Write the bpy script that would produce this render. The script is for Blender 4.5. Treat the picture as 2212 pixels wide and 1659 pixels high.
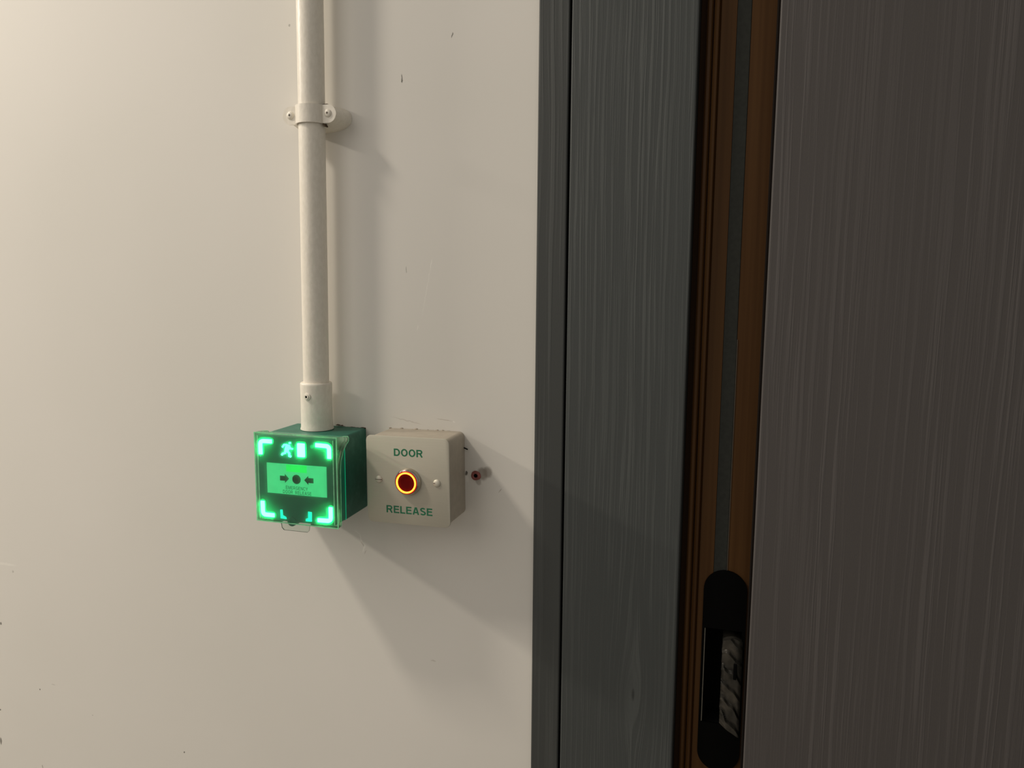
import bpy, bmesh, math, random
from mathutils import Vector, Matrix, noise

random.seed(4)
for o in list(bpy.data.objects):
    bpy.data.objects.remove(o, do_unlink=True)
SC = bpy.context.scene
COL = SC.collection

# ------------------------------------------------------------------ camera
YAW, PITCH, ROLL = 0.28760879, 0.13042684, 0.0072176
cam_data = bpy.data.cameras.new('camera')
cam = bpy.data.objects.new('camera', cam_data)
COL.objects.link(cam)
fw = Vector((-math.sin(YAW) * math.cos(PITCH), math.cos(YAW) * math.cos(PITCH), -math.sin(PITCH)))
rt = Vector((math.cos(YAW), math.sin(YAW), 0))
up = rt.cross(fw)
r2 = math.cos(ROLL) * rt + math.sin(ROLL) * up
u2 = -math.sin(ROLL) * rt + math.cos(ROLL) * up
M = Matrix((r2, u2, -fw)).transposed().to_4x4()
M.translation = Vector((0, -0.70597, 1.38879))
cam.matrix_world = M
cam_data.sensor_width = 36
cam_data.sensor_fit = 'HORIZONTAL'
cam_data.lens = 36 * 1661 / 2212
cam_data.clip_start = 0.01
SC.camera = cam

# ------------------------------------------------------------------ world, lamps, exposure
SC.view_settings.view_transform = 'Standard'
SC.view_settings.look = 'None'
SC.view_settings.gamma = 1
SC.view_settings.use_curve_mapping = False
SC.view_settings.exposure = 0.0
world = bpy.data.worlds.new('world')
SC.world = world
world.use_nodes = True
wt_ = world.node_tree
bgn = wt_.nodes['Background']
bgn.inputs[0].default_value = (1.0, 0.935, 0.85, 1)
# added fill from the unseen room: gradient brightest behind and right of the camera
wco = wt_.nodes.new('ShaderNodeTexCoord')
wdot = wt_.nodes.new('ShaderNodeVectorMath')
wdot.operation = 'DOT_PRODUCT'
wt_.links.new(wco.outputs['Generated'], wdot.inputs[0])
wdot.inputs[1].default_value = (0.26, -0.94, 0.16)
wmap = wt_.nodes.new('ShaderNodeMapRange')
wt_.links.new(wdot.outputs['Value'], wmap.inputs[0])
wmap.inputs[1].default_value = -0.2
wmap.inputs[2].default_value = 1.0
wmap.inputs[3].default_value = 0.05
wmap.inputs[4].default_value = 0.34
wt_.links.new(wmap.outputs[0], bgn.inputs[1])


def ceiling_lamp(name, loc, size, power, color):
    d = bpy.data.lights.new(name, 'AREA')
    d.shape = 'SQUARE'
    d.size = size
    d.energy = power
    d.color = color
    o = bpy.data.objects.new(name, d)
    o.location = loc
    COL.objects.link(o)
    return o


# two ceiling lamps of the corridor to the left of the picture, plus an added soft fill lamp tilted at the wall
ceiling_lamp('ceiling_lamp', (-1.576, -0.70, 2.845), 0.22, 25, (1.0, 0.895, 0.76))
ceiling_lamp('ceiling_lamp', (-3.69, -0.70, 2.845), 0.34, 140, (1.0, 0.90, 0.765))
fill_lamp = ceiling_lamp('soft_fill', (-1.55, -1.75, 2.45), 1.9, 12.5, (1.0, 0.92, 0.83))
fill_lamp.rotation_euler = (Vector((-0.35, 0, 1.35)) - Vector(fill_lamp.location)).to_track_quat('-Z', 'Y').to_euler()


# ------------------------------------------------------------------ materials
class NT:
    def __init__(s, name):
        s.m = bpy.data.materials.new(name)
        s.m.use_nodes = True
        s.t = s.m.node_tree
        s.b = s.t.nodes['Principled BSDF']
        s.out = s.t.nodes['Material Output']

    def n(s, kind, **kw):
        x = s.t.nodes.new(kind)
        for k, v in kw.items():
            setattr(x, k, v)
        return x

    def set(s, node, key, val):
        if hasattr(val, 'links') and hasattr(val, 'is_linked'):
            s.t.links.new(val, node.inputs[key])
        else:
            node.inputs[key].default_value = val

    def math(s, op, a, b=0.0, clamp=False):
        x = s.n('ShaderNodeMath', operation=op, use_clamp=clamp)
        s.set(x, 0, a)
        s.set(x, 1, b)
        return x.outputs[0]

    def mix(s, f, a, b):
        x = s.n('ShaderNodeMix', data_type='RGBA')
        s.set(x, 0, f)
        s.set(x, 6, a)
        s.set(x, 7, b)
        return x.outputs[2]

    def coords(s):
        return s.n('ShaderNodeTexCoord').outputs['Object']

    def mapping(s, vec, loc=(0, 0, 0), rot=(0, 0, 0), scale=(1, 1, 1)):
        x = s.n('ShaderNodeMapping')
        s.set(x, 0, vec)
        x.inputs[1].default_value = loc
        x.inputs[2].default_value = rot
        x.inputs[3].default_value = scale
        return x.outputs[0]

    def noise(s, vec, scale=1.0, detail=2.0, rough=0.5, dist=0.0):
        x = s.n('ShaderNodeTexNoise')
        s.set(x, 'Vector', vec)
        x.inputs['Scale'].default_value = scale
        x.inputs['Detail'].default_value = detail
        x.inputs['Roughness'].default_value = rough
        x.inputs['Distortion'].default_value = dist
        return x.outputs[0]

    def ramp(s, v, lo, hi, a=0.0, b=1.0):
        x = s.n('ShaderNodeMapRange', interpolation_type='SMOOTHSTEP')
        s.set(x, 0, v)
        x.inputs[1].default_value = lo
        x.inputs[2].default_value = hi
        x.inputs[3].default_value = a
        x.inputs[4].default_value = b
        return x.outputs[0]

    def bump(s, h, strength, dist):
        x = s.n('ShaderNodeBump')
        s.set(x, 'Height', h)
        x.inputs['Strength'].default_value = strength
        x.inputs['Distance'].default_value = dist
        s.t.links.new(x.outputs[0], s.b.inputs['Normal'])

    def base(s, v, rough=0.5, metal=0.0, spec=0.5):
        s.set(s.b, 'Base Color', v)
        s.b.inputs['Roughness'].default_value = rough
        s.b.inputs['Metallic'].default_value = metal
        s.b.inputs['Specular IOR Level'].default_value = spec


def c4(c):
    return (c[0], c[1], c[2], 1.0)


def simple(name, col, rough=0.5, metal=0.0, spec=0.5, var=0.08, scale=300, bump=0.0):
    m = NT(name)
    co = m.coords()
    v = m.noise(co, scale, 3)
    f = m.ramp(v, 0.3, 0.7)
    m.base(m.mix(f, c4([x * (1 - var) for x in col]), c4([min(1, x * (1 + var)) for x in col])), rough, metal, spec)
    if bump:
        m.bump(v, bump, 0.0006)
    return m.m


def glow(name, col, strength, under=(0.02, 0.3, 0.1)):
    m = NT(name)
    m.base(c4(under), 0.3)
    m.b.inputs['Emission Color'].default_value = c4(col)
    m.b.inputs['Emission Strength'].default_value = strength
    return m.m


def wall_paint():
    m = NT('white_wall_paint')
    co = m.coords()
    big = m.noise(co, 2.2, 3)
    mid = m.noise(co, 60, 4)
    col = m.mix(m.ramp(big, 0.3, 0.7), (0.735, 0.715, 0.66, 1), (0.775, 0.75, 0.70, 1))
    sep = m.n('ShaderNodeSeparateXYZ')
    m.set(sep, 0, co)
    warp = m.n('ShaderNodeVectorMath', operation='SCALE')
    nz = m.n('ShaderNodeTexNoise')
    m.set(nz, 'Vector', co)
    nz.inputs['Scale'].default_value = 260
    m.set(warp, 0, nz.outputs['Color'])
    warp.inputs['Scale'].default_value = 0.0022
    add = m.n('ShaderNodeVectorMath', operation='ADD')
    m.set(add, 0, co)
    m.set(add, 1, warp.outputs[0])
    off = m.n('ShaderNodeVectorMath', operation='SUBTRACT')
    m.set(off, 0, add.outputs[0])
    off.inputs[1].default_value = (0.0011, 0.0011, 0.0011)
    dark, pale, brown = (0.10, 0.09, 0.07, 1), (0.86, 0.84, 0.78, 1), (0.40, 0.35, 0.29, 1)
    stain = (0.27, 0.235, 0.19, 1)
    # x, z, half length (along), half width, tilt from vertical in degrees, colour, strength
    marks = [
        (-0.2694, 1.6177, .0032, .0008, -20, dark, .75), (-0.3211, 1.5821, .0046, .0007, 2, dark, .8),
        (-0.3207, 1.5800, .0018, .0009, 2, dark, .7), (-0.3184, 1.4010, .0040, .0007, 4, dark, .35),
        (-0.2968, 1.3830, .0330, .00032, -11.5, pale, .85), (-0.2921, 1.4070, .0060, .0006, -12, pale, .8),
        (-0.3070, 1.3442, .0036, .0006, -14, pale, .7),
        (-0.8275, 0.8762, .0013, .0012, 0, dark, .9), (-0.8829, 0.9558, .0025, .0016, 10, dark, .8),
        (-0.8959, 0.8368, .0013, .0012, 0, dark, .8), (-0.8997, 0.7924, .0062, .0018, 0, dark, .75),
        (-0.6127, 0.8319, .0013, .0012, 0, dark, .9), (-0.8561, 1.0275, .0018, .0016, 0, dark, .3),
        (-0.7464, 0.8555, .0009, .0009, 0, dark, .4), (-0.8050, 0.8860, .0040, .0006, 85, dark, .3),
        (-0.8328, 0.7698, .0030, .0007, 0, dark, .6), (-0.4418, 1.6406, .0015, .0012, 0, dark, .45),
        (-0.8750, 1.0362, .0300, .0022, 90, pale, .55),
        (-0.3737, 1.1197, .0060, .0010, 15, pale, .7), (-0.3706, 1.1098, .0052, .0012, -20, pale, .8),
        (-0.3778, 1.1268, .0050, .0008, 60, pale, .5), (-0.3722, 1.1150, .0040, .0008, 30, brown, .5),
        (-0.3690, 1.1060, .0030, .0007, -30, brown, .45),
        (-0.2690, 1.2515, .0017, .0009, 70, pale, .9), (-0.2925, 0.9966, .0035, .0012, 82, brown, .35),
        (-0.2790, 1.2530, .0100, .0005, 84, brown, .5), (-0.3200, 1.2500, .0200, .0006, 80, brown, .35),
        (-0.2204, 1.1854, .0030, .0006, -30, brown, .6),
        (-0.2470, 1.1990, .0058, .0062, 0, pale, .5),
        (-0.2386, 1.2010, .0080, .0066, 0, stain, .75), (-0.2335, 1.2030, .0066, .0062, 0, stain, .65),
        (-0.2430, 1.1930, .0050, .0034, 20, stain, .5), (-0.2556, 1.2003, .0026, .0016, 0, dark, .9), (-0.2545, 1.1945, .0045, .0020, 10, pale, .6),
    ]
    for x, z, L, Wd, ang, c, st in marks:
        mp = m.n('ShaderNodeMapping', vector_type='TEXTURE')
        m.set(mp, 0, off.outputs[0])
        mp.inputs[1].default_value = (x, 0, z)
        mp.inputs[2].default_value = (0, math.radians(-ang), 0)
        mp.inputs[3].default_value = (Wd, 1, L)
        ln = m.n('ShaderNodeVectorMath', operation='LENGTH')
        m.set(ln, 0, mp.outputs[0])
        col = m.mix(m.ramp(ln.outputs['Value'], 1.05, 0.55, 0.0, st), col, c)
    m.base(col, 0.55, 0, 0.35)
    fine = m.noise(co, 900, 2)
    h = m.math('ADD', m.math('MULTIPLY', big, 0.8), m.math('ADD', m.math('MULTIPLY', mid, 0.25), m.math('MULTIPLY', fine, 0.1)))
    m.bump(h, 0.12, 0.0012)
    return m.m


def grain(name, dark, light, period, knot=None, rough=0.55, soft=0.0):
    m = NT(name)
    co = m.coords()
    # slow sideways drift of the grain lines
    drift = m.noise(m.mapping(co, scale=(9, 9, 2.2)), 1.0, 3)
    sep = m.n('ShaderNodeSeparateXYZ')
    m.set(sep, 0, co)
    x = m.math('ADD', sep.outputs[0], m.math('MULTIPLY', drift, 0.012))
    if knot:
        kx, kz = knot
        dx = m.math('SUBTRACT', sep.outputs[0], kx)
        dz = m.math('MULTIPLY', m.math('SUBTRACT', sep.outputs[2], kz), 0.22)
        d2 = m.math('ADD', m.math('MULTIPLY', dx, dx), m.math('MULTIPLY', dz, dz))
        k = m.math('DIVIDE', m.math('MULTIPLY', dx, 0.00016), m.math('ADD', d2, 0.00012))
        x = m.math('SUBTRACT', x, k)
        knotd = m.math('SQRT', d2)
    cmb = m.n('ShaderNodeCombineXYZ')
    m.set(cmb, 0, x)
    m.set(cmb, 2, m.math('MULTIPLY', sep.outputs[2], 0.012))
    lines = m.noise(cmb.outputs[0], 1.0 / period, 3, 0.6)
    fib = m.noise(m.mapping(cmb.outputs[0], scale=(1, 1, 30)), 1300, 2)
    patch = m.ramp(m.noise(m.mapping(co, scale=(22, 22, 1.6)), 1.0, 2), 0.35, 0.62)
    amp = m.math('ADD', 0.35, m.math('MULTIPLY', patch, 0.65))
    ridge = m.ramp(lines, 0.46, 0.62)
    f = m.math('MULTIPLY', ridge, amp)
    f = m.math('ADD', m.math('MULTIPLY', f, 0.75), m.math('MULTIPLY', fib, 0.25), True)
    col = m.mix(f, c4(dark), c4(light))
    if knot:
        col = m.mix(m.ramp(knotd, 0.0005, 0.0019, 0.65, 0.0), col, c4([v * 0.35 for v in dark]))
    m.base(col, rough, 0, 0.35)
    m.bump(f, 0.35, 0.0007)
    return m.m


def clear_plastic(name, haze_lo, haze_hi):
    m = NT(name)
    t = m.t
    tr = m.n('ShaderNodeBsdfTransparent')
    tr.inputs[0].default_value = (0.93, 0.97, 0.94, 1)
    gl = m.n('ShaderNodeBsdfGlossy')
    gl.inputs['Roughness'].default_value = 0.06
    df = m.n('ShaderNodeBsdfTranslucent')
    df.inputs[0].default_value = (0.5, 0.85, 0.62, 1)
    fr = m.n('ShaderNodeFresnel')
    fr.inputs[0].default_value = 1.49
    m1 = m.n('ShaderNodeMixShader')
    t.links.new(fr.outputs[0], m1.inputs[0])
    t.links.new(tr.outputs[0], m1.inputs[1])
    t.links.new(gl.outputs[0], m1.inputs[2])
    m2 = m.n('ShaderNodeMixShader')
    haze = m.ramp(m.noise(m.coords(), 120, 4), 0.35, 0.75, haze_lo, haze_hi)  # haze added so the LEDs bloom through the cover
    t.links.new(haze, m2.inputs[0])
    t.links.new(m1.outputs[0], m2.inputs[1])
    t.links.new(df.outputs[0], m2.inputs[2])
    t.links.new(m2.outputs[0], m.out.inputs[0])
    return m.m


def edge_glow():
    m = NT('plastic_edge_glow')
    t = m.t
    tl = m.n('ShaderNodeBsdfTranslucent')
    tl.inputs[0].default_value = (0.55, 0.80, 0.62, 1)
    df = m.n('ShaderNodeBsdfDiffuse')
    df.inputs[0].default_value = (0.35, 0.78, 0.48, 1)
    tr = m.n('ShaderNodeBsdfTransparent')
    a = m.n('ShaderNodeMixShader')
    a.inputs[0].default_value = 0.5
    t.links.new(tl.outputs[0], a.inputs[1])
    t.links.new(df.outputs[0], a.inputs[2])
    em = m.n('ShaderNodeEmission')   # added glow imitating LED light piped into the cover edges
    em.inputs[0].default_value = (0.30, 1.0, 0.50, 1)
    em.inputs[1].default_value = 0.10
    ad = m.n('ShaderNodeAddShader')
    t.links.new(a.outputs[0], ad.inputs[0])
    t.links.new(em.outputs[0], ad.inputs[1])
    b = m.n('ShaderNodeMixShader')
    f = m.ramp(m.noise(m.coords(), 150, 2), 0.3, 0.7, 0.45, 0.75)
    t.links.new(f, b.inputs[0])
    t.links.new(tr.outputs[0], b.inputs[1])
    t.links.new(ad.outputs[0], b.inputs[2])
    t.links.new(b.outputs[0], m.out.inputs[0])
    return m.m


def brushed(name, col, rough, vec=(1, 1, 60), metal=0.75):
    m = NT(name)
    v = m.noise(m.mapping(m.coords(), scale=vec), 60, 3)
    m.base(m.mix(m.ramp(v, 0.3, 0.7), c4([x * .975 for x in col]), c4([min(1, x * 1.02) for x in col])), rough, metal)
    m.bump(v, 0.012, 0.0003)
    return m.m


def old_green(name, col, dirt):
    m = NT(name)
    co = m.coords()
    a = m.noise(co, 90, 5, 0.65)
    b = m.noise(co, 700, 2)
    m.base(m.mix(m.ramp(a, 0.45, 0.75), c4(col), c4(dirt)), 0.45, 0, 0.45)
    m.bump(b, 0.1, 0.0003)
    return m.m


def pipe_paint():
    m = NT('cream_pipe_paint')
    co = m.coords()
    a = m.noise(m.mapping(co, scale=(1, 1, 0.5)), 330, 4, 0.6)
    st = m.noise(co, 130, 4, 0.7)
    col = m.mix(m.ramp(a, 0.3, 0.7), (0.78, 0.735, 0.64, 1), (0.84, 0.795, 0.70, 1))
    col = m.mix(m.ramp(st, 0.68, 0.78, 0, 0.35), col, (0.35, 0.31, 0.25, 1))
    m.base(col, 0.38, 0, 0.5)
    m.bump(a, 0.28, 0.0008)
    return m.m


def stained_wood():
    m = NT('brown_stained_wood')
    co = m.coords()
    a = m.noise(m.mapping(co, scale=(160, 160, 2.5)), 1.0, 4)
    b = m.noise(m.mapping(co, scale=(30, 30, 1.2)), 1.0, 2)
    col = m.mix(m.ramp(a, 0.3, 0.7), (0.062, 0.027, 0.0075, 1), (0.088, 0.041, 0.0125, 1))
    col = m.mix(m.ramp(b, 0.4, 0.7, 0, 0.35), col, (0.050, 0.028, 0.010, 1))
    m.base(col, 0.5, 0, 0.15)
    m.bump(a, 0.12, 0.0005)
    return m.m


def tape_mat():
    m = NT('grey_masking_tape')
    co = m.coords()
    a = m.noise(co, 70, 3, 0.5)
    m.base(m.mix(m.ramp(a, 0.35, 0.7), (0.036, 0.035, 0.030, 1), (0.075, 0.068, 0.056, 1)), 0.35, 0.35, 0.6)
    m.bump(m.noise(co, 200, 2), 0.2, 0.0008)
    return m.m


MT = dict(
    wall=wall_paint(),
    pipe=pipe_paint(),
    board=grain('dark_grey_grained_wood', (0.053, 0.059, 0.058), (0.088, 0.096, 0.093), 0.0028, knot=(-0.0836, 0.9960)),
    strip=grain('dark_grey_smooth_wood', (0.050, 0.054, 0.052), (0.075, 0.080, 0.077), 0.0060),
    leaf=grain('brown_grey_grained_wood', (0.074, 0.067, 0.064), (0.106, 0.097, 0.094), 0.0040),
    brown=stained_wood(),
    seal=simple('grey_seal', (0.033, 0.035, 0.031), 0.8, 0, 0.15),
    edge_strip=simple('dark_brown_edge', (0.007, 0.005, 0.004), 0.8, 0, 0.1),
    pale_highlight=simple('painted_highlight', (0.085, 0.068, 0.050), 0.6),
    void=simple('dark_groove', (0.004, 0.004, 0.004), 0.9, 0, 0.03),
    black=simple('black_metal', (0.0022, 0.0022, 0.0021), 0.5, 0.0, 0.04),
    edge_metal=simple('pale_metal_edge', (0.20, 0.19, 0.16), 0.35, 0.6),
    tape=tape_mat(),
    green_box=old_green('green_plastic_box', (0.010, 0.130, 0.085), (0.034, 0.190, 0.135)),
    green_face=old_green('green_plastic_front', (0.016, 0.255, 0.155), (0.030, 0.290, 0.185)),
    seam_glow=glow('green_seam_glow', (0.0, 0.8, 0.36), 0.30),
    lens=glow('green_halo_glow', (0.0, 1.0, 0.36), 0.07, (0.008, 0.52, 0.24)),  # green and glow imitate the halo round the LEDs
    led=glow('green_led_light', (0.056, 1.0, 0.36), 17),
    led_man=glow('green_led_symbol', (0.09, 1.0, 0.60), 5.0),
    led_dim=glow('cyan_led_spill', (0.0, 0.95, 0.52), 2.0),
    led_faint=glow('faint_green_led', (0.0, 0.8, 0.30), 0.6),
    card=glow('card_spill_glow', (0.0, 1.0, 0.33), 0.62, (0.45, 0.60, 0.42)),  # glow put in for LED light spilling onto the card
    flag=glow('green_flag_glow', (0.0, 1.0, 0.12), 0.85, (0.1, 0.6, 0.15)),  # flag brightened by an added glow, like the card
    ink=simple('dark_ink', (0.030, 0.042, 0.034), 0.6),
    green_ink=simple('green_ink', (0.012, 0.16, 0.075), 0.5),
    clear=clear_plastic('clear_plastic', 0.12, 0.17),
    clear_tab=clear_plastic('clear_plastic_tab', 0.0, 0.03),
    tab_rim=simple('clear_tab_rim', (0.42, 0.42, 0.38), 0.3),
    edge_glow=edge_glow(),
    steel=brushed('brushed_steel_plate', (0.49, 0.465, 0.385), 0.55, metal=0.25),
    cream_box=simple('cream_box_paint', (0.42, 0.375, 0.305), 0.5, 0, 0.4, 0.05, 120, 0.06),
    screw=brushed('plated_screw', (0.62, 0.59, 0.50), 0.5, (1, 1, 1), 0.3),
    chrome=brushed('polished_chrome', (0.60, 0.56, 0.50), 0.18, (1, 1, 1), 1.0),
    ring=glow('orange_ring_light', (1.0, 0.24, 0.02), 4.0, (0.4, 0.05, 0.02)),
    cap=simple('dark_red_cap', (0.110, 0.002, 0.002), 0.6, 0, 0.08),
    ring_glass=simple('red_ring_lens', (0.55, 0.012, 0.006), 0.3),
    plug=simple('red_plastic_plug', (0.30, 0.10, 0.085), 0.55, 0, 0.3, 0.2),
    caulk=simple('dirty_caulk', (0.42, 0.37, 0.30), 0.8, 0, 0.2, 0.25, 160, 0.4),
    dirt=simple('brown_dirt', (0.095, 0.070, 0.050), 0.9, 0, 0.1, 0.5, 260, 0.4),
    floor=simple('grey_floor_vinyl', (0.22, 0.20, 0.17), 0.5, 0, 0.3, 0.15, 30),
)


# ------------------------------------------------------------------ helpers
def tag(o, label=None, cat=None, group=None, kind=None):
    if label: o['label'] = label
    if cat: o['category'] = cat
    if group: o['group'] = group
    if kind: o['kind'] = kind
    return o


def empty(name, loc, label, cat, group=None):
    o = bpy.data.objects.new(name, None)
    o.empty_display_size = 0.02
    COL.objects.link(o)
    o.location = loc
    return tag(o, label, cat, group)


def obj(name, bm, mat, parent=None, smooth=0, recalc=True, loc=(0, 0, 0)):
    if recalc:
        bmesh.ops.recalc_face_normals(bm, faces=bm.faces)
    me = bpy.data.meshes.new(name)
    bm.to_mesh(me)
    bm.free()
    mats = mat if isinstance(mat, (list, tuple)) else [mat]
    for m in mats:
        me.materials.append(MT[m])
    if smooth:
        me.shade_smooth()
        me.set_sharp_from_angle(angle=math.radians(smooth))
    o = bpy.data.objects.new(name, me)
    COL.objects.link(o)
    o.location = loc
    if parent: o.parent = parent
    return o


def box(bm, x0, x1, y0, y1, z0, z1, bev=0.0, seg=2, mi=0):
    vs = [bm.verts.new((x, y, z)) for x in (x0, x1) for y in (y0, y1) for z in (z0, z1)]
    q = [(0, 1, 3, 2), (4, 6, 7, 5), (0, 4, 5, 1), (2, 3, 7, 6), (0, 2, 6, 4), (1, 5, 7, 3)]
    fs = [bm.faces.new([vs[i] for i in f]) for f in q]
    for f in fs: f.material_index = mi
    if bev:
        es = list({e for f in fs for e in f.edges})
        r = bmesh.ops.bevel(bm, geom=es, offset=bev, segments=seg, affect='EDGES', profile=0.5)
        for f in r['faces']: f.material_index = mi


def prism(bm, pts, y0, y1, bev=0.0, mi=0):
    """outline pts in (x, z), extruded from y0 (front) to y1; the front edge bevelled"""
    a = [bm.verts.new((x, y0, z)) for x, z in pts]
    b = [bm.verts.new((x, y1, z)) for x, z in pts]
    n = len(pts)
    fr = bm.faces.new(a)
    bk = bm.faces.new(b[::-1])
    side = [bm.faces.new((a[i], b[i], b[(i + 1) % n], a[(i + 1) % n])) for i in range(n)]
    for f in [fr, bk] + side: f.material_index = mi
    if bev:
        bmesh.ops.recalc_face_normals(bm, faces=[fr, bk] + side)
        r = bmesh.ops.bevel(bm, geom=list(fr.edges), offset=bev, segments=2, affect='EDGES', profile=0.5)
        for f in r['faces']: f.material_index = mi


def rrect(x0, x1, z0, z1, r, seg=6):
    pts = []
    for cx, cz, a0 in ((x1 - r, z1 - r, 0), (x0 + r, z1 - r, 90), (x0 + r, z0 + r, 180), (x1 - r, z0 + r, 270)):
        for k in range(seg + 1):
            a = math.radians(a0 + 90 * k / seg)
            pts.append((cx + r * math.cos(a), cz + r * math.sin(a)))
    return pts


def circle(cx, cz, r, n=32):
    return [(cx + r * math.cos(2 * math.pi * k / n), cz + r * math.sin(2 * math.pi * k / n)) for k in range(n)]


def lathe(bm, prof, axis_pt, n=40, axis='z', mi=0):
    """prof: (radius, along); along +z, or along -y (out of the wall) for axis 'y'"""
    ax, ay, az = axis_pt
    rings = []
    for r, t in prof:
        ring = []
        for k in range(n):
            a = 2 * math.pi * k / n
            if axis == 'z':
                p = (ax + r * math.cos(a), ay + r * math.sin(a), az + t)
            else:
                p = (ax + r * math.cos(a), ay - t, az + r * math.sin(a))
            ring.append(bm.verts.new(p))
        rings.append(ring)
    fs = []
    for i in range(len(rings) - 1):
        for k in range(n):
            fs.append(bm.faces.new((rings[i][k], rings[i][(k + 1) % n], rings[i + 1][(k + 1) % n], rings[i + 1][k])))
    for ring in (rings[0], rings[-1]):
        fs.append(bm.faces.new(ring))
    for f in fs: f.material_index = mi


def ribbon(pts, w, round_ends=True):
    """outline of a bent bar of width w along pts (mitred), as one polygon"""
    n = len(pts)
    L, R = [], []
    for i, p in enumerate(pts):
        p = Vector(p)
        d0 = (p - Vector(pts[i - 1])).normalized() if i > 0 else None
        d1 = (Vector(pts[i + 1]) - p).normalized() if i < n - 1 else None
        d = ((d0 or d1) + (d1 or d0)).normalized()
        nn = Vector((-d.y, d.x))
        k = 1.0
        if d0 and d1:
            k = 1 / max(0.5, nn.dot(Vector((-d0.y, d0.x))))
        L.append(p + nn * w / 2 * k)
        R.append(p - nn * w / 2 * k)
    return [tuple(v) for v in L + R[::-1]]


def arc(cx, cz, rx, rz, a0, a1, n=12):
    return [(cx + rx * math.cos(math.radians(a0 + (a1 - a0) * k / n)), cz + rz * math.sin(math.radians(a0 + (a1 - a0) * k / n))) for k in range(n + 1)]


def glyph(ch, t):
    """plain grotesque capital, 1 high: (width, list of stroke centre lines, list of closed flags)"""
    h = t / 2
    lo, hi = h, 1 - h
    if ch == 'D':
        w = 0.74
        return w, [[(h, 0), (h, 1)], [(h, lo)] + arc(0.34, 0.5, w - h - 0.34, 0.5 - h, -90, 90, 24) + [(h, hi)]]
    if ch == 'O':
        w = 0.80
        return w, [arc(w / 2, 0.5, w / 2 - h, 0.515 - h, 90, 450.5, 48)]
    if ch in 'CG':
        w = 0.76 if ch == 'G' else 0.74
        st = [arc(0.40, 0.5, 0.40 - h, 0.515 - h, 42, 318 if ch == 'C' else 335, 36)]
        if ch == 'G':
            st.append([(0.42, 0.46), (w - h, 0.46), (w - h, 0.16)])
        return w, st
    if ch == 'R':
        w = 0.76
        return w, [[(h, 0), (h, 1)], [(h, hi)] + arc(0.44, (hi + 0.40 + h) / 2, w - 0.05 - h - 0.44, (hi - 0.40 - h) / 2, 90, -90, 18) + [(h, 0.40 + h)], [(0.36, 0.40 + h), (0.48, 0.36), (w - h * 1.1, 0)]]
    if ch == 'E':
        w = 0.66
        return w, [[(h, 0), (h, 1)], [(h, lo), (w, lo)], [(h, 0.53), (w - 0.05, 0.53)], [(h, hi), (w - 0.02, hi)]]
    if ch == 'L':
        w = 0.60
        return w, [[(h, 0), (h, 1)], [(h, lo), (w, lo)]]
    if ch == 'A':
        w = 0.76
        return w, [[(h * 0.9, 0), (w / 2 - 0.03, 1)], [(w / 2 + 0.03, 1), (w - h * 0.9, 0)], [(0.18, 0.30), (w - 0.18, 0.30)]]
    if ch == 'S':
        w = 0.68
        rx, rz = w / 2 - h, 0.27 - h * 0.5
        return w, [arc(w / 2, 0.745, rx * 0.94, 0.255 - h + 0.015, 25, 180, 14) + [(h * 1.15, 0.70), (0.17, 0.60), (w / 2, 0.515), (w - 0.15, 0.42), (w - h, 0.31)] + arc(w / 2, 0.275, rx, 0.275 - h + 0.012, 0, -160, 16)]
    if ch == 'M':
        w = 0.86
        return w, [[(h, 0), (h, 1)], [(w - h, 0), (w - h, 1)], [(h, 1), (w / 2, 0.02), (w - h, 1)]]
    if ch == 'N':
        w = 0.74
        return w, [[(h, 0), (h, 1)], [(w - h, 0), (w - h, 1)], [(h, 1), (w - h, 0)]]
    if ch == 'Y':
        w = 0.72
        return w, [[(w / 2, 0), (w / 2, 0.42)], [(h * 0.6, 1), (w / 2, 0.42), (w - h * 0.6, 1)]]
    return 0.55, []


def text_mesh(bm, body, x0, x1, z0, z1, y0, t, gap=0.12):
    """printed block capitals fitted into the rectangle x0..x1, z0..z1 on the surface at y0; each stroke
    lies a hair above the one before so that crossings stay clean"""
    lay = 0
    gl = [glyph(c, t) for c in body]
    tot = sum(g[0] for g in gl) + gap * (len(gl) - 1)
    sx, sz = (x1 - x0) / tot, z1 - z0
    x = 0
    for w, strokes in gl:
        for st in strokes:
            out = [(x0 + (x + px_) * sx, z0 + pz_ * sz) for px_, pz_ in ribbon(st, t)]
            m = len(out) // 2
            lay += 1
            f = [bm.verts.new((a, y0 - 0.000002 * (lay % 4), b)) for a, b in out]
            n = len(out)
            for i in range(m - 1):
                j = n - 1 - i
                bm.faces.new((f[i], f[i + 1], f[j - 1], f[j]))
        x += w + gap


def boolean_cut(o, cutters):
    for c in cutters:
        md = o.modifiers.new('cut', 'BOOLEAN')
        md.operation = 'DIFFERENCE'
        md.solver = 'EXACT'
        md.object = c
    dg = bpy.context.evaluated_depsgraph_get()
    me = bpy.data.meshes.new_from_object(o.evaluated_get(dg))
    o.modifiers.clear()
    o.data = me
    for c in cutters:
        bpy.data.objects.remove(c, do_unlink=True)


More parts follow.
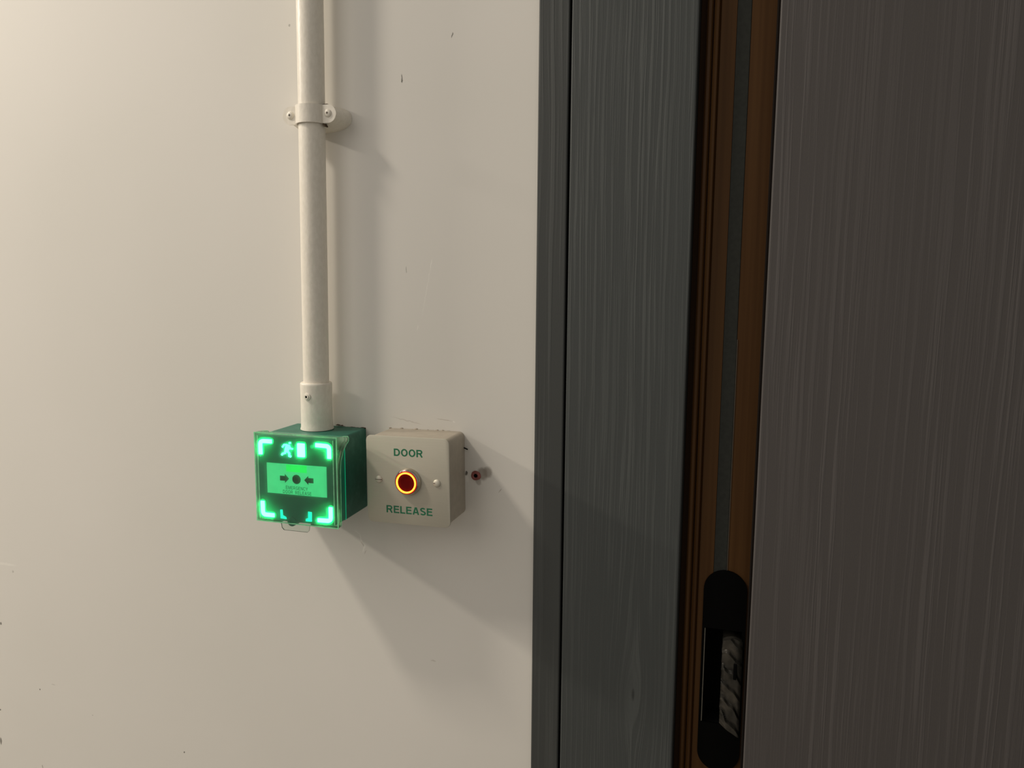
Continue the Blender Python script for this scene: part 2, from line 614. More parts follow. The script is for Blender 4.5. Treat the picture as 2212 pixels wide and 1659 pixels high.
# ------------------------------------------------------------------ the room
bm = bmesh.new()
wl, wr, wt, head = -5.2, -0.1842, 3.2, 2.16
edge = []
z = 0.0
while z < head:
    k = 0.0009 * (noise.noise(Vector((0, 0, z * 4.0))) ) + 0.0004 * noise.noise(Vector((3, 0, z * 22)))
    edge.append((wr - 0.0006 + k + (0.0010 if z < 1.561 else -0.0006), z))
    z += 0.02
pts = [(wl, 0)] + edge + [(wr, head), (1.6, head), (1.6, wt), (wl, wt)]
prism(bm, pts, 0.0, 0.12)
tag(obj('wall_back', bm, 'wall'), kind='structure')
bm = bmesh.new()
box(bm, wl, 1.6, -2.6, 0.25, -0.03, 0.0)
tag(obj('floor', bm, 'floor'), kind='structure')

# door surround: narrow edging strip, wide grained board, stained jamb
bm = bmesh.new()
box(bm, -0.1850, -0.1570, -0.004, 0.09, 0.0, head - 0.001, 0.0012, 2)
tag(obj('trim_1', bm, 'strip'), kind='structure')
bm = bmesh.new()
box(bm, -0.1548, -0.0448, -0.004, 0.06, 0.0, head - 0.001, 0.0014, 2)
tag(obj('trim_2', bm, 'board'), kind='structure')

bm = bmesh.new()
prof = [(-0.1570, 0.030), (-0.1548, 0.030), (-0.1548, 0.0605), (-0.0448, 0.0605), (-0.0448, 0.0270), (-0.0395, 0.0270),
        (-0.0388, 0.0095), (-0.0374, 0.0075), (-0.0350, 0.0072), (-0.0340, 0.0085), (-0.0334, 0.0125), (-0.0330, 0.0125),
        (-0.0326, 0.0098), (-0.0310, 0.0086), (-0.0290, 0.0088), (-0.0282, 0.0105), (-0.0276, 0.0128), (-0.0270, 0.0120),
        (0.0600, 0.0120), (0.0600, 0.095), (-0.1570, 0.095)]
a = [bm.verts.new((x, y, 0.0)) for x, y in prof]
b = [bm.verts.new((x, y, head - 0.001)) for x, y in prof]
n = len(prof)
bm.faces.new(a)
bm.faces.new(b)
for i in range(n):
    bm.faces.new((a[i], a[(i + 1) % n], b[(i + 1) % n], b[i]))
jamb = obj('trim_3', bm, 'brown')
tag(jamb, kind='structure')
HX, HZ0, HZ1, HR = -0.0026, 0.9235, 1.1246, 0.0195
bm = bmesh.new()
box(bm, HX - 0.0173, HX + 0.0173, -0.01, 0.040, 0.9715, 1.0677)
cut1 = obj('cutter', bm, 'brown')
bm = bmesh.new()
box(bm, -0.0141, -0.0020, -0.01, 0.0155, HZ1 - 0.006, head + 0.1)
cut2 = obj('cutter', bm, 'brown')
boolean_cut(jamb, [cut1, cut2])
# fire seal let into the jamb, above the hinge
bm = bmesh.new()
box(bm, -0.0140, -0.0021, 0.0122, 0.0154, HZ1 - 0.004, head - 0.002, 0.0006)
tag(obj('seal_strip', bm, 'seal', jamb), 'grey strip let into brown jamb')

bm = bmesh.new()
box(bm, -0.0021, -0.0015, 0.0114, 0.0124, HZ1 - 0.003, 1.34)  # pale strip painted in for the highlight on the jamb lip
tag(obj('highlight_strip', bm, 'pale_highlight', jamb), 'thin pale strip painting the highlight beside the grey strip')
# door leaf, standing a little proud of the jamb
bm = bmesh.new()
box(bm, 0.0197, 0.860, -0.035, 0.009, 0.006, head - 0.012, 0.0013, 3)
door = obj('door_1', bm, 'leaf')
tag(door, kind='structure')
bm = bmesh.new()
box(bm, 0.0182, 0.0197, -0.030, 0.009, 0.006, head - 0.012)  # near-black strip added along the leaf's hinge edge
tag(obj('dark_edge_strip', bm, 'edge_strip', door), 'dark strip along the hinge edge of the door')

# ------------------------------------------------------------------ concealed hinge in the jamb
hg = empty('concealed_hinge', (HX, 0.012, HZ0), 'black round-ended concealed hinge let into the brown jamb, its arm wrapped in grey tape', 'hinge')
H = HZ1 - HZ0


def hp(x, z): return (x - HX, z - HZ0)


bm = bmesh.new()
outer = []
for k in range(25):
    t = math.pi * k / 24
    outer.append((HR * math.cos(t), H - HR + HR * math.sin(t)))
for k in range(25):
    t = math.pi + math.pi * k / 24
    outer.append((HR * math.cos(t), HR + HR * math.sin(t)))
ix0, ix1 = -0.0168, 0.0168
iz0, iz1 = 0.9720 - HZ0, 1.0672 - HZ0
hole = [(ix1, iz0), (ix1, iz1), (ix0, iz1), (ix0, iz0)]
# frame = two end pieces and two thin cheeks
low = [p for p in outer[25:]] + [(HR, iz0), ]
topp = [(HR, iz1)] + [p for p in outer[:25]] + [(-HR, iz1)]
lowp = [(-HR, iz0)] + outer[25:] + [(HR, iz0)]
prism(bm, topp, -0.0022, 0.0006)
prism(bm, lowp, -0.0022, 0.0006)
box(bm, -HR, ix0, -0.0022, 0.0006, iz0, iz1)
box(bm, ix1, HR, -0.0022, 0.0006, iz0, iz1)
obj('hinge_plate', bm, 'black', hg)
bm = bmesh.new()
box(bm, ix0 - 0.0003, ix0 + 0.0004, -0.0028, 0.004, iz0 + 0.001, iz1 - 0.0005)  # pale metal-coloured strip at the left of the pocket
tag(obj('plate_edge', bm, 'edge_metal', hg), 'pale edge of hinge pocket')
bm = bmesh.new()   # pocket: back and sides
box(bm, ix0 - 0.0006, ix1 + 0.0006, 0.0255, 0.0275, iz0 - 0.001, iz1 + 0.001)
box(bm, ix0, ix1, 0.0008, 0.0255, iz0 - 0.0006, iz0 + 0.0003)
box(bm, ix0, ix1, 0.0008, 0.0255, iz1 - 0.0003, iz1 + 0.0006)
box(bm, ix0 - 0.0006, ix0 + 0.0002, 0.0008, 0.0255, iz0, iz1)
box(bm, ix1 - 0.0002, ix1 + 0.0006, 0.0008, 0.0255, iz0, iz1)
obj('hinge_pocket', bm, 'void', hg)
# taped arm: a faceted, creased block
bm = bmesh.new()
x0, x1, y0, y1, z0, z1 = -0.0002, 0.0180, -0.0075, 0.024, 0.9735 - HZ0, 1.0570 - HZ0
NX, NZ = 26, 120
grid = []
for j in range(NZ + 1):
    row = []
    for i in range(NX + 1):
        u, v = i / NX, j / NZ
        x = x0 + (x1 - x0) * u
        zz = z0 + (z1 - z0) * v - 0.011 * u * (1 - v) + 0.0035 * math.sin(3.1 * u) * v
        # tape laps run diagonally: each lap steps back sharply
        lap = (v * 5.6 + u * 0.75 + 0.25 * noise.noise(Vector((u * 3, v * 4, 1.7)))) % 1.0
        lap = lap if lap < 0.90 else 0.90 * (1 - lap) / 0.10
        y = y0 + 0.0032 * (1 - lap) + 0.0005 * noise.noise(Vector((u * 3.0, v * 14, 0.3))) + 0.002 * (2 * u - 1) ** 4
        x += 0.0009 * noise.noise(Vector((u * 2, v * 22, 5.1))) * (1 - u)
        row.append(bm.verts.new((x, y, zz)))
    grid.append(row)
for j in range(NZ):
    for i in range(NX):
        bm.faces.new((grid[j][i], grid[j][i + 1], grid[j + 1][i + 1], grid[j + 1][i]))
loop = [grid[0][i] for i in range(NX + 1)] + [grid[j][NX] for j in range(1, NZ + 1)] + \
       [grid[NZ][i] for i in range(NX - 1, -1, -1)] + [grid[j][0] for j in range(NZ - 1, 0, -1)]
back = [bm.verts.new((v.co.x, y1, v.co.z)) for v in loop]
for i in range(len(loop)):
    k = (i + 1) % len(loop)
    bm.faces.new((loop[i], back[i], back[k], loop[k]))
bm.faces.new(back)
tag(obj('taped_arm', bm, 'tape', hg, smooth=28), 'hinge arm wrapped in creased grey tape')
bm = bmesh.new()
box(bm, 0.0105, 0.0135, -0.0090, -0.0040, 1.0220 - HZ0, 1.0370 - HZ0, 0.0006)
tag(obj('arm_slot', bm, 'void', hg), 'dark slot in taped arm')

# ------------------------------------------------------------------ conduit
PY, PR = -0.0215, 0.0128
PX0, PZ0 = -0.4095, 1.2405       # foot of the conduit
PX1, PZ1 = -0.4050, 3.04


def px(z): return -0.4092 + (z - 1.29) * (0.0037 / 0.365)


pipe = empty('conduit_pipe', (px(1.24), PY, 1.24), 'cream painted steel conduit running up the wall from the green box', 'pipe')
bm = bmesh.new()
N = 40
rings = []
zs = [1.262 + i * 0.006 for i in range(int((3.04 - 1.262) / 0.006) + 1)]
for z in zs:
    ring = []
    for k in range(N):
        a = 2 * math.pi * k / N
        r = PR + 0.00012 * noise.noise(Vector((math.cos(a) * 2, math.sin(a) * 2, z * 30)))
        ring.append(bm.verts.new((px(z) - px(1.24) + r * math.cos(a), r * math.sin(a), z - 1.24)))
    rings.append(ring)
for i in range(len(rings) - 1):
    for k in range(N):
        bm.faces.new((rings[i][k], rings[i][(k + 1) % N], rings[i + 1][(k + 1) % N], rings[i + 1][k]))
bm.faces.new(rings[0])
bm.faces.new(rings[-1])
obj('tube', bm, 'pipe', pipe, smooth=50)
bm = bmesh.new()
cx = px(1.265) - px(1.24)
prof = [(0.0132, 0.0480), (0.0150, 0.0480), (0.0157, 0.0472), (0.0158, 0.0455), (0.0156, 0.03), (0.0157, 0.0100), (0.0160, 0.0030), (0.0166, 0.0012), (0.0166, 0.0002)]
lathe(bm, prof, (cx, 0, 0), 44)
coup = obj('coupling', bm, 'pipe', pipe, smooth=45)
# little set screw with a hex socket, sunk in a ring of paint
bm = bmesh.new()
sa = math.radians(-94)
sp = Vector((cx + 0.0152 * math.cos(sa), 0.0152 * math.sin(sa), 0.0350))
dirv = Vector((math.cos(sa), math.sin(sa), 0))
q = dirv.to_track_quat('Z', 'Y').to_matrix().to_4x4()
q.translation = sp
lathe(bm, [(0.0042, 0.0), (0.0036, 0.0012), (0.0026, 0.0014), (0.0022, 0.0024), (0.0012, 0.0024), (0.0011, 0.0012)], (0, 0, 0), 24)
bmesh.ops.transform(bm, matrix=q, verts=bm.verts)
scw = obj('set_screw', bm, 'pipe', coup, smooth=40)
bm = bmesh.new()
lathe(bm, [(0.00112, 0.0013), (0.00112, 0.00225)], (0, 0, 0), 12)
bmesh.ops.transform(bm, matrix=q, verts=bm.verts)
obj('screw_socket', bm, 'void', coup)

# ------------------------------------------------------------------ pipe clip (saddle with base)
CZ = 1.5480
ccx = px(CZ)
clip = empty('pipe_clip', (ccx, 0, CZ), 'cream painted two-screw saddle clip holding the conduit to the wall', 'pipe clip')
bm = bmesh.new()
# oval base block, tapering from the wall to the ears of the strap
n = 56
rg = []
for rx, rz, yy in ((0.0318, 0.0128, -0.0001), (0.0316, 0.0127, -0.0018), (0.0306, 0.0118, -0.0060), (0.0296, 0.0102, -0.0140), (0.0288, 0.0090, -0.0215), (0.0284, 0.0084, -0.0252)):
    ring = []
    for k in range(n):
        a = 2 * math.pi * k / n
        ca, sa_ = math.cos(a), math.sin(a)
        ring.append(bm.verts.new((rx * math.copysign(abs(ca) ** 0.85, ca), yy, rz * math.copysign(abs(sa_) ** 0.85, sa_))))
    rg.append(ring)
for i in range(len(rg) - 1):
    for k in range(n):
        bm.faces.new((rg[i][k], rg[i][(k + 1) % n], rg[i + 1][(k + 1) % n], rg[i + 1][k]))
bm.faces.new(rg[0])
bm.faces.new(rg[-1])
obj('base', bm, 'pipe', clip, smooth=40)
# strap: flat ears and an arch over the pipe
bm = bmesh.new()
prof = []
R = PR + 0.0012
ear = 0.0289
fy = -0.0252       # plane of the ears
path = [(-ear, fy), (-R - 0.0005, fy)]
for k in range(0, 25):
    a = math.pi + math.pi * k / 24
    path.append((R * math.cos(a), PY + R * math.sin(a)))
path += [(R + 0.0005, fy), (ear, fy)]
path[1] = (-R - 0.0003, fy)
T, HW = 0.0013, 0.0085
# swept strip; the ear ends are rounded by narrowing the width
fine = []
for i in range(len(path) - 1):
    p0, p1 = Vector(path[i]), Vector(path[i + 1])
    m = max(1, int((p1 - p0).length / 0.0009))
    for k in range(m):
        fine.append(p0.lerp(p1, k / m))
fine.append(Vector(path[-1]))
secs = []
for i, p in enumerate(fine):
    d = (fine[min(i + 1, len(fine) - 1)] - fine[max(i - 1, 0)]).normalized()
    nn = Vector((d.y, -d.x))
    e = ear - abs(p.x)
    w = HW if e > HW else math.sqrt(max(0.02, 1 - ((HW - e) / HW) ** 2)) * HW
    o2 = p + nn * T
    secs.append([bm.verts.new((p.x, p.y, -w)), bm.verts.new((o2.x, o2.y, -w)), bm.verts.new((o2.x, o2.y, w)), bm.verts.new((p.x, p.y, w))])
for i in range(len(secs) - 1):
    for k in range(4):
        bm.faces.new((secs[i][k], secs[i][(k + 1) % 4], secs[i + 1][(k + 1) % 4], secs[i + 1][k]))
bm.faces.new(secs[0])
bm.faces.new(secs[-1])
obj('strap', bm, 'pipe', clip, smooth=40)
for sx in (-1, 1):
    bm = bmesh.new()
    lathe(bm, [(0.0038, 0.0), (0.0038, 0.0005), (0.0033, 0.0012), (0.0020, 0.0017), (0.00005, 0.0019)], (sx * 0.0204, fy - T, 0.0004), 24, 'y')
    s = obj('screw', bm, 'pipe', clip, smooth=50)
    bm = bmesh.new()
    box(bm, sx * 0.0204 - 0.0011, sx * 0.0204 + 0.0011, fy - T - 0.0020, fy - T - 0.0010, 0.0001, 0.0007)
    box(bm, sx * 0.0204 - 0.0003, sx * 0.0204 + 0.0003, fy - T - 0.0020, fy - T - 0.0010, -0.0007, 0.0015)
    obj('screw_recess', bm, 'dirt', s)
# cracked paint around the clip
for (x, z, L, a, y0, y1) in ((-0.0345, 0.0128, 0.0060, 16, -0.0012, 0.0), (0.0172, 0.0090, 0.0066, 3, -0.0258, -0.0190), (0.0146, -0.0090, 0.0022, -60, -0.0255, -0.0190)):
    bm = bmesh.new()
    p = []
    for k in range(7):
        t = k / 6 - 0.5
        p.append((x + L * t, z + L * t * math.tan(math.radians(a)) - 0.9 * L * t * t * 0.5 + 0.0005 * noise.noise(Vector((k * 1.3, x * 900, 0)))))
    prism(bm, ribbon(p, 0.0011), y0, y1)
    tag(obj('paint_crack', bm, 'dirt', clip), 'dark cracked paint at edge of clip')

# ------------------------------------------------------------------ green emergency door release
GX, GZ = -0.4032, 1.1996
gr = empty('emergency_release_box', (GX, 0, GZ), 'green emergency door release box with lit corners under a clear cover', 'emergency release')
MM = 0.001
bm = bmesh.new()
# back box flares a little towards its front
bx0, bx1, bz0, bz1 = -0.0445, 0.0376, -0.0440, 0.0400
v = []
for (x0, x1, z0, z1, y) in ((bx0, bx1, bz0, bz1, -0.0001), (bx0, bx1 + 0.0016, bz0, bz1 + 0.0002, -0.0487)):
    v.append([bm.verts.new(p) for p in ((x0, y, z0), (x1, y, z0), (x1, y, z1), (x0, y, z1))])
fs = [bm.faces.new(v[0]), bm.faces.new(v[1])]
for k in range(4):
    fs.append(bm.faces.new((v[0][k], v[0][(k + 1) % 4], v[1][(k + 1) % 4], v[1][k])))
bmesh.ops.recalc_face_normals(bm, faces=fs)
es = [e for e in bm.edges if abs(e.verts[0].co.y - e.verts[1].co.y) > 0.01]
bmesh.ops.bevel(bm, geom=es, offset=0.0022, segments=3, affect='EDGES', profile=0.5)
obj('back_box', bm, 'green_box', gr, smooth=35)
bm = bmesh.new()
box(bm, bx0 + 0.0012, bx1 + 0.0021, -0.0491, -0.0486, bz0 + 0.0012, bz1 - 0.0010)  # emissive strip added to imitate LED light leaking at the joint
tag(obj('leak_glow_strip', bm, 'seam_glow', gr), 'thin green strip between box and front, glowing for leaked LED light')
bm = bmesh.new()
FY = -0.0698
prism(bm, rrect(-0.0436, 0.0393, -0.0436, 0.0406, 0.0025), FY, -0.0490, 0.0010)
front = obj('front_bezel', bm, 'green_face', gr, smooth=35)
# ledge under the card
bm = bmesh.new()
box(bm, -0.0345, 0.0318, FY - 0.0009, FY + 0.0004, -0.0180, -0.0160, 0.0003)
obj('card_ledge', bm, 'green_face', front)
# lock boss at the bottom edge
bm = bmesh.new()
lathe(bm, [(0.0048, -0.010), (0.0048, 0.0006), (0.0040, 0.0012), (0.0018, 0.0012), (0.0016, 0.0004)], (-0.0079, FY, -0.0430), 28, 'y')
obj('key_lock', bm, 'green_face', gr, smooth=40)


def ell(points, w):
    """L-shaped light window with a rounded outer corner"""
    p0, pc, p1 = [Vector(p) for p in points]
    r = 0.0034
    a = pc + (p0 - pc).normalized() * r
    b = pc + (p1 - pc).normalized() * r
    path = [p0]
    for k in range(6):
        t = k / 5
        path.append(a * (1 - t) ** 2 + pc * 2 * t * (1 - t) + b * t ** 2)
    path.append(p1)
    return ribbon([tuple(p) for p in path], w)


def smooth(pts, n=2):
    for _ in range(n):
        q = []
        for i, p in enumerate(pts):
            a, b = Vector(p), Vector(pts[(i + 1) % len(pts)])
            q += [tuple(a.lerp(b, 0.25)), tuple(a.lerp(b, 0.75))]
        pts = q
    return pts


LY = FY - 0.0015
for pts in (((-0.0272, 0.0354), (-0.0400, 0.0352), (-0.0400, 0.0220)),
            ((0.0208, 0.0351), (0.0352, 0.0348), (0.0351, 0.0229)),
            ((-0.0397, -0.0250), (-0.0396, -0.0385), (-0.0270, -0.0384)),
            ((0.0353, -0.0246), (0.0352, -0.0382), (0.0211, -0.0386))):
    bm = bmesh.new()
    prism(bm, ell(pts, 0.0037), LY, FY - 0.0002)
    w = obj('corner_light', bm, 'led', gr)
    ext = []
    p0, pc, p1 = [Vector(p) for p in pts]
    q0 = p0 + (p0 - pc).normalized() * 0.0021
    q1 = p1 + (p1 - pc).normalized() * 0.0021
    bm = bmesh.new()
    prism(bm, smooth(ell((q0, pc, q1), 0.0076)), FY - 0.0003, FY + 0.0003)
    obj('halo_slab', bm, 'lens', w)  # added slab painting the green halo round the light
# running figure and doorway
bm = bmesh.new()
prism(bm, circle(-0.0071, 0.0352, 0.0010, 16), LY, FY - 0.0002)
prism(bm, [(-.0113, .0338), (-.0074, .0332), (-.0066, .0306), (-.0092, .0272), (-.0107, .0258), (-.0131, .0264), (-.0128, .0289), (-.0120, .0310)], LY, FY - 0.0002)
for p, w in (([(-.0108, .0333), (-.0134, .0332), (-.0154, .0306)], .0013),
             ([(-.0076, .0315), (-.0064, .0298), (-.0040, .0296)], .0013),
             ([(-.0122, .0270), (-.0128, .0249), (-.0152, .0244), (-.0164, .0228)], .0016),
             ([(-.0100, .0272), (-.0080, .0250), (-.0080, .0224), (-.0062, .0219)], .0016)):
    prism(bm, ribbon(p, w), LY - 0.00005, FY - 0.0002)
w = obj('exit_figure', bm, 'led_man', gr)
bm = bmesh.new()
prism(bm, smooth([(-.0090, .0374), (-.0050, .0374), (-.0048, .0330), (-.0026, .0310), (-.0026, .0280), (-.0056, .0262), (-.0046, .0206), (-.0100, .0206),
           (-.0100, .0236), (-.0130, .0236), (-.0150, .0214), (-.0182, .0214), (-.0182, .0258), (-.0146, .0270), (-.0148, .0292), (-.0172, .0298), (-.0172, .0330), (-.0138, .0354)]), FY - 0.0003, FY + 0.0003)
obj('halo_slab', bm, 'lens', w)
bm = bmesh.new()
prism(bm, rrect(0.0011, 0.0089, 0.0224, 0.0356, 0.0005, 2), LY, FY - 0.0002)
w = obj('exit_doorway', bm, 'led', gr)
bm = bmesh.new()
prism(bm, rrect(-0.0008, 0.0108, 0.0203, 0.0376, 0.0026, 4), FY - 0.0004, FY + 0.0003)
obj('halo_slab', bm, 'lens', w)
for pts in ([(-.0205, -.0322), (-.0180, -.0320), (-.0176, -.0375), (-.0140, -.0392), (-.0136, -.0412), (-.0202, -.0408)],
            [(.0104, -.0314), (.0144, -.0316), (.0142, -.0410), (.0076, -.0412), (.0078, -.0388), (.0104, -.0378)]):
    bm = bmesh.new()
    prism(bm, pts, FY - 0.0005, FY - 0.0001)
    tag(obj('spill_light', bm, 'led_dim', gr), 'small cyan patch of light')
bm = bmesh.new()
prism(bm, circle(0.0164, 0.0330, 0.0019, 20), FY - 0.0004, FY - 0.0001)
obj('status_light', bm, 'led_faint', gr)
# card with flag, symbol and lettering
CY = FY - 0.0004
bm = bmesh.new()
prism(bm, [(-.0340, -.0160), (.0313, -.0157), (.0314, .0144), (-.0339, .0140)], CY, FY + 0.0002)
card = obj('break_card', bm, 'card', gr)
bm = bmesh.new()
prism(bm, [(-.0122, .0068), (.0102, .0068), (.0102, .0139), (-.0122, .0137)], CY - 0.0002, CY)
obj('flag', bm, 'flag', card)
bm = bmesh.new()
prism(bm, circle(-0.0012, -0.0003, 0.0046, 36), CY - 0.0002, CY)
for sx, tip in ((1, -0.0095), (-1, 0.0073)):
    zc = -0.0003
    prism(bm, [(tip, zc), (tip - sx * .0044, zc + .0044), (tip - sx * .0044, zc + .0024), (tip - sx * .0099, zc + .0024),
               (tip - sx * .0099, zc - .0024), (tip - sx * .0044, zc - .0024), (tip - sx * .0044, zc - .0044)], CY - 0.0002, CY)
obj('press_symbol', bm, 'ink', card)
bm = bmesh.new()
text_mesh(bm, 'EMERGENCY', -.0132, .0108, -.0107, -.0074, CY - 0.00008, 0.13, 0.20)
text_mesh(bm, 'DOOR RELEASE', -.0166, .0147, -.0151, -.0118, CY - 0.00008, 0.13, 0.20)
obj('lettering', bm, 'ink', card)
# hinged clear cover
bm = bmesh.new()
KX0, KX1, KZ0, KZ1, KY, T = -0.0448, 0.0448, -0.0442, 0.0442, -0.0736, 0.0016
prism(bm, rrect(KX0, KX1, KZ0, KZ1, 0.0016, 3), KY, KY + T)
box(bm, KX0 + 0.001, KX1 - 0.001, KY + T, KY + 0.0070, KZ1 - T, KZ1)
box(bm, KX0 + 0.001, -0.0185, KY + T, KY + 0.0070, KZ0, KZ0 + T)
box(bm, 0.0140, KX1 - 0.001, KY + T, KY + 0.0070, KZ0, KZ0 + T)
# side cheeks with hinge lugs at the top (profile in y, z)
side = [(KY + T, KZ0 + 0.001), (KY + 0.0060, KZ0 + 0.001), (KY + 0.0062, 0.010), (KY + 0.0075, 0.020), (KY + 0.0125, 0.0290), (KY + 0.0190, 0.0345)]
for k in range(9):
    t = math.radians(-70 + 160 * k / 8)
    side.append((KY + 0.0200 + 0.0034 * math.cos(t), 0.0385 + 0.0034 * math.sin(t)))
side += [(KY + 0.0120, KZ1 - 0.001), (KY + T, KZ1 - 0.0005)]
for xa, xb in ((KX0, KX0 + T), (KX1 - T, KX1)):
    a = [bm.verts.new((xa, y, z)) for y, z in side]
    b = [bm.verts.new((xb, y, z)) for y, z in side]
    bm.faces.new(a)
    bm.faces.new(b)
    for i in range(len(side)):
        k = (i + 1) % len(side)
        bm.faces.new((a[i], a[k], b[k], b[i]))
cover = obj('clear_cover', bm, 'clear', gr)
# edges of the moulding, their brightness put in as a glow
bm = bmesh.new()
e = 0.0008
for (x0, x1, z0, z1) in ((KX0, KX1, KZ1 - e, KZ1 + 0.0002), (KX0, KX1, KZ0 - 0.0002, KZ0 + e), (KX0 - 0.0002, KX0 + e, KZ0, KZ1), (KX1 - e, KX1 + 0.0002, KZ0, KZ1),
                         (KX1 - 0.0042, KX1 - 0.0036, KZ0 + 0.003, KZ1 - 0.003), (KX0 + 0.0036, KX0 + 0.0040, KZ0 + 0.003, KZ1 - 0.003)):
    box(bm, x0, x1, KY - 0.0002, KY + 0.0004, z0, z1)


def tube3(bm, pts, r, n=6):
    rings = []
    for i, p in enumerate(pts):
        p = Vector(p)
        d = (Vector(pts[min(i + 1, len(pts) - 1)]) - Vector(pts[max(i - 1, 0)])).normalized()
        q = d.to_track_quat('Z', 'Y')
        rings.append([bm.verts.new(p + q @ Vector((r * math.cos(2 * math.pi * k / n), r * math.sin(2 * math.pi * k / n), 0))) for k in range(n)])
    for i in range(len(rings) - 1):
        for k in range(n):
            bm.faces.new((rings[i][k], rings[i][(k + 1) % n], rings[i + 1][(k + 1) % n], rings[i + 1][k]))
    bm.faces.new(rings[0])
    bm.faces.new(rings[-1])


for xx in (KX0 + 0.0003, KX1 + 0.0001):
    tube3(bm, [(xx, y, z) for y, z in side[1:-1]], 0.00035)
obj('cover_edge_glow', bm, 'edge_glow', cover)
# pull tab below
bm = bmesh.new()
tabp = [(-0.0180, KZ0), (-0.0172, -0.0490), (-0.0150, -0.0512), (0.0108, -0.0512), (0.0130, -0.0490), (0.0136, KZ0)]
prism(bm, tabp, KY + 0.0002, KY + 0.0014)
tab = obj('pull_tab', bm, 'clear_tab', cover)
bm = bmesh.new()
tube3(bm, [(x, KY + 0.0008, z) for x, z in tabp], 0.0002)
obj('tab_edge', bm, 'tab_rim', tab)
# old filler and dirt along the top where box meets wall
bm = bmesh.new()
for i in range(26):
    x = -0.004 + i * 0.0016
    r = 0.0008 + 0.0011 * noise.noise(Vector((i * 0.7, 2, 0)))
    s = bmesh.ops.create_icosphere(bm, subdivisions=1, radius=max(0.0005, r))
    for vv in s['verts']:
        vv.co = Vector((vv.co.x * 1.5 + x, vv.co.y - 0.0006, vv.co.z * 0.6 + 0.0398 + 0.0010 * noise.noise(Vector((i * 0.4, 0, 7))) + (0.0014 if 4 < i < 10 else 0)))
tag(obj('filler', bm, 'dirt', gr, smooth=60), 'dirty brown filler along the top of the green box')

# ------------------------------------------------------------------ door release button station
rel = empty('door_release_button', (-0.2989, 0, 1.2), 'square cream door release push button station with glowing orange ring', 'door release button')
rel.rotation_euler = (0, -0.0132, 0)
bm = bmesh.new()
box(bm, -0.0418, 0.0418, -0.0436, -0.0001, -0.0418, 0.0418, 0.0)
es = [e for e in bm.edges if abs(e.verts[0].co.y - e.verts[1].co.y) > 0.01]
bmesh.ops.bevel(bm, geom=es, offset=0.0055, segments=5, affect='EDGES', profile=0.5)
obj('back_box', bm, 'cream_box', rel, smooth=35)
bm = bmesh.new()
box(bm, -0.0405, 0.0405, -0.0440, -0.0434, -0.0405, 0.0405)
box(bm, -0.0150, 0.0030, -0.0440, -0.0431, 0.0400, 0.0421)
obj('plate_gap', bm, 'dirt', rel)
bm = bmesh.new()
prism(bm, rrect(-0.043, 0.043, -0.043, 0.043, 0.0052, 8), -0.0456, -0.0440, 0.0005)
plate = obj('face_plate', bm, 'steel', rel, smooth=35)
PYF = -0.0456
bm = bmesh.new()
text_mesh(bm, 'DOOR', -.0137, .0163, .0240, .0312, PYF - 0.00004, 0.185, 0.11)
tag(obj('lettering', bm, 'green_ink', plate), 'green word DOOR above the button')
bm = bmesh.new()
text_mesh(bm, 'RELEASE', -.0230, .0250, -.0325, -.0252, PYF - 0.00004, 0.185, 0.11)
tag(obj('lettering', bm, 'green_ink', plate), 'green word RELEASE below the button')
for sx in (-1, 1):
    bm = bmesh.new()
    lathe(bm, [(0.0037, -0.0002), (0.0037, 0.0004), (0.0030, 0.0012), (0.0016, 0.0016), (0.00003, 0.0017)], (sx * 0.0302, PYF, 0), 28, 'y')
    s = obj('screw', bm, 'screw', plate, smooth=50)
    bm = bmesh.new()

    def dome(r):
        prof = [(0.0, 0.0017), (0.0003, 0.0017), (0.0016, 0.0016), (0.0030, 0.0012), (0.0037, 0.0004), (0.01, 0.0004)]
        for (ra_, ha), (rb_, hb) in zip(prof, prof[1:]):
            if r <= rb_:
                return ha + (hb - ha) * (r - ra_) / (rb_ - ra_)

    span = (-0.0036, 0.0036) if sx < 0 else (-0.0036, -0.0012)
    rows = []
    for k in range(13):
        r = span[0] + (span[1] - span[0]) * k / 12
        rows.append([bm.verts.new((sx * 0.0302 + r, PYF - dome(abs(r)) - d, zz)) for d, zz in ((-0.0004, -0.0003), (0.00006, -0.0003), (0.00006, 0.0003), (-0.0004, 0.0003))])
    for a, b in zip(rows, rows[1:]):
        for k in range(4):
            bm.faces.new((a[k], a[(k + 1) % 4], b[(k + 1) % 4], b[k]))
    bm.faces.new(rows[0])
    bm.faces.new(rows[-1])
    obj('screw_slot', bm, 'dirt', s)
bt = bpy.data.objects.new('push_button', None)
bt.empty_display_size = 0.01
COL.objects.link(bt)
bt.parent = rel
bm = bmesh.new()
bcx, bcz = 0.0008, -0.0003
lathe(bm, [(0.0134, 0.0), (0.0134, 0.0012), (0.0127, 0.0032), (0.0117, 0.0048), (0.0114, 0.0050), (0.0108, 0.0044)], (bcx, PYF, bcz), 56, 'y')
obj('bezel', bm, 'chrome', bt, smooth=30)
bm = bmesh.new()   # red lens under the ring
lathe(bm, [(0.0113, 0.0042), (0.0113, 0.0051), (0.0108, 0.0053), (0.0102, 0.0053), (0.0100, 0.0046)], (bcx, PYF, bcz), 56, 'y')
obj('ring_lens', bm, 'ring_glass', bt, smooth=30)
bm = bmesh.new()   # glowing ring
ra, rb = 0.0087, 0.0102
rings = []
for r, t in ((ra, 0.0046), (ra, 0.0060), (ra + 0.0003, 0.0063), (rb - 0.0003, 0.0063), (rb, 0.0060), (rb, 0.0046)):
    rings.append([bm.verts.new((bcx + r * math.cos(2 * math.pi * k / 64), PYF - t, bcz + r * math.sin(2 * math.pi * k / 64))) for k in range(64)])
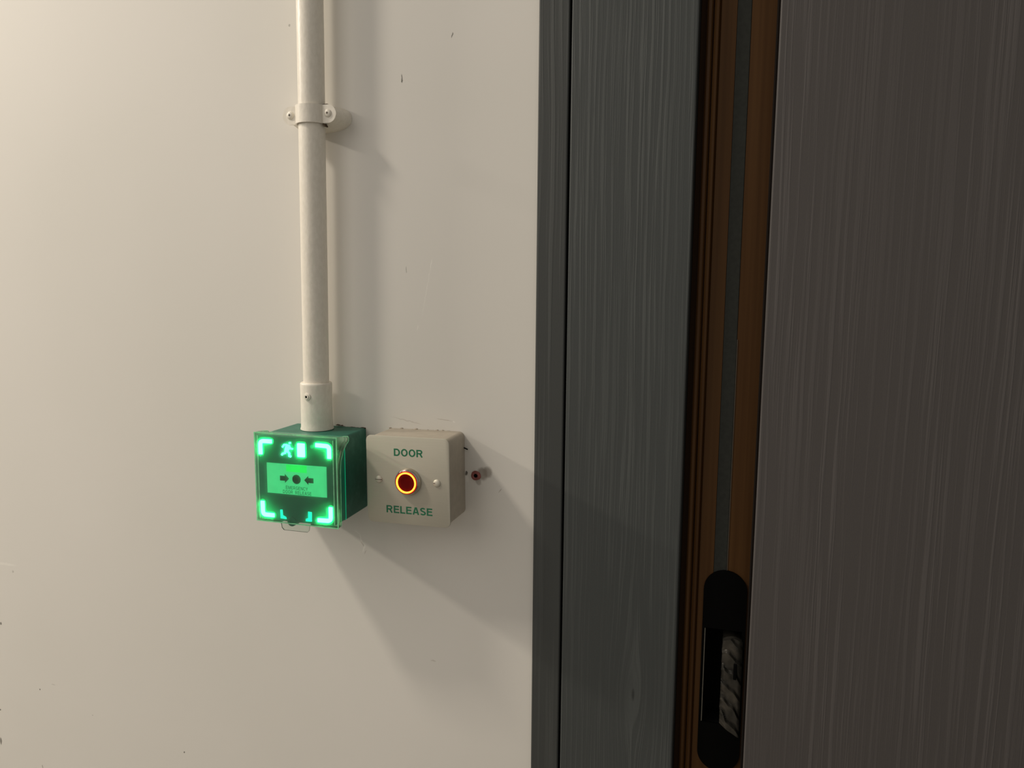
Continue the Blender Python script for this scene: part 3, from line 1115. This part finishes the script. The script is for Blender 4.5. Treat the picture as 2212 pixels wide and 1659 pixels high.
for i in range(len(rings)):
    for k in range(64):
        j = (i + 1) % len(rings)
        bm.faces.new((rings[i][k], rings[i][(k + 1) % 64], rings[j][(k + 1) % 64], rings[j][k]))
obj('light_ring', bm, 'ring', bt, smooth=30)
bm = bmesh.new()
lathe(bm, [(0.0087, 0.0040), (0.0087, 0.0050), (0.0083, 0.0051), (0.0050, 0.0047), (0.00003, 0.0046)], (bcx, PYF, bcz), 56, 'y')
obj('button_cap', bm, 'cap', bt, smooth=30)
# cracked filler along the top edge at the wall
bm = bmesh.new()
for i in range(56):
    x = -0.040 + i * 0.00143
    r = 0.0002 + 0.0016 * noise.noise(Vector((i * 0.45, 5, 0)))
    if r < 0.0003:
        continue
    s = bmesh.ops.create_icosphere(bm, subdivisions=1, radius=r)
    for vv in s['verts']:
        vv.co = Vector((vv.co.x * 1.6 + x, vv.co.y - 0.0005, vv.co.z * 0.9 + 0.0418 + 0.0006 * noise.noise(Vector((i * 0.8, 0, 3)))))
tag(obj('filler', bm, 'caulk', rel, smooth=60), 'cracked cream filler along the top edge')
bm = bmesh.new()
tube3(bm, [(0.0410, -0.0020, 0.0262), (0.0432, -0.0022, 0.0255), (0.0456, -0.0016, 0.0243)], 0.0006)
tag(obj('wire_end', bm, 'void', rel), 'short black wire end poking out at the side')

# ------------------------------------------------------------------ old wall plug beside it
pl = empty('wall_plug', (-0.2455, 0, 1.1988), 'old red-brown plastic wall plug left in the wall right of the push button station', 'wall plug')
bm = bmesh.new()
rings = []
for r, y in ((0.0050, -0.0002), (0.0048, -0.0014), (0.0040, -0.0020), (0.0026, -0.0020), (0.0018, -0.0014), (0.0016, -0.0004)):
    rings.append([bm.verts.new(((r + 0.0006 * noise.noise(Vector((math.cos(k / 3.8), math.sin(k / 3.8), r * 900)))) * math.cos(2 * math.pi * k / 24), y,
                                (r + 0.0005 * noise.noise(Vector((math.cos(k / 3.8), math.sin(k / 3.8), 3 + r * 900)))) * math.sin(2 * math.pi * k / 24))) for k in range(24)])
for i in range(len(rings) - 1):
    for k in range(24):
        bm.faces.new((rings[i][k], rings[i][(k + 1) % 24], rings[i + 1][(k + 1) % 24], rings[i + 1][k]))
bm.faces.new(rings[0])
obj('collar', bm, 'plug', pl, smooth=50)
bm = bmesh.new()
lathe(bm, [(0.0019, 0.0004), (0.0019, 0.0016)], (0, 0, 0.0002), 16, 'y')
tag(obj('hole', bm, 'void', pl), 'dark screw hole')
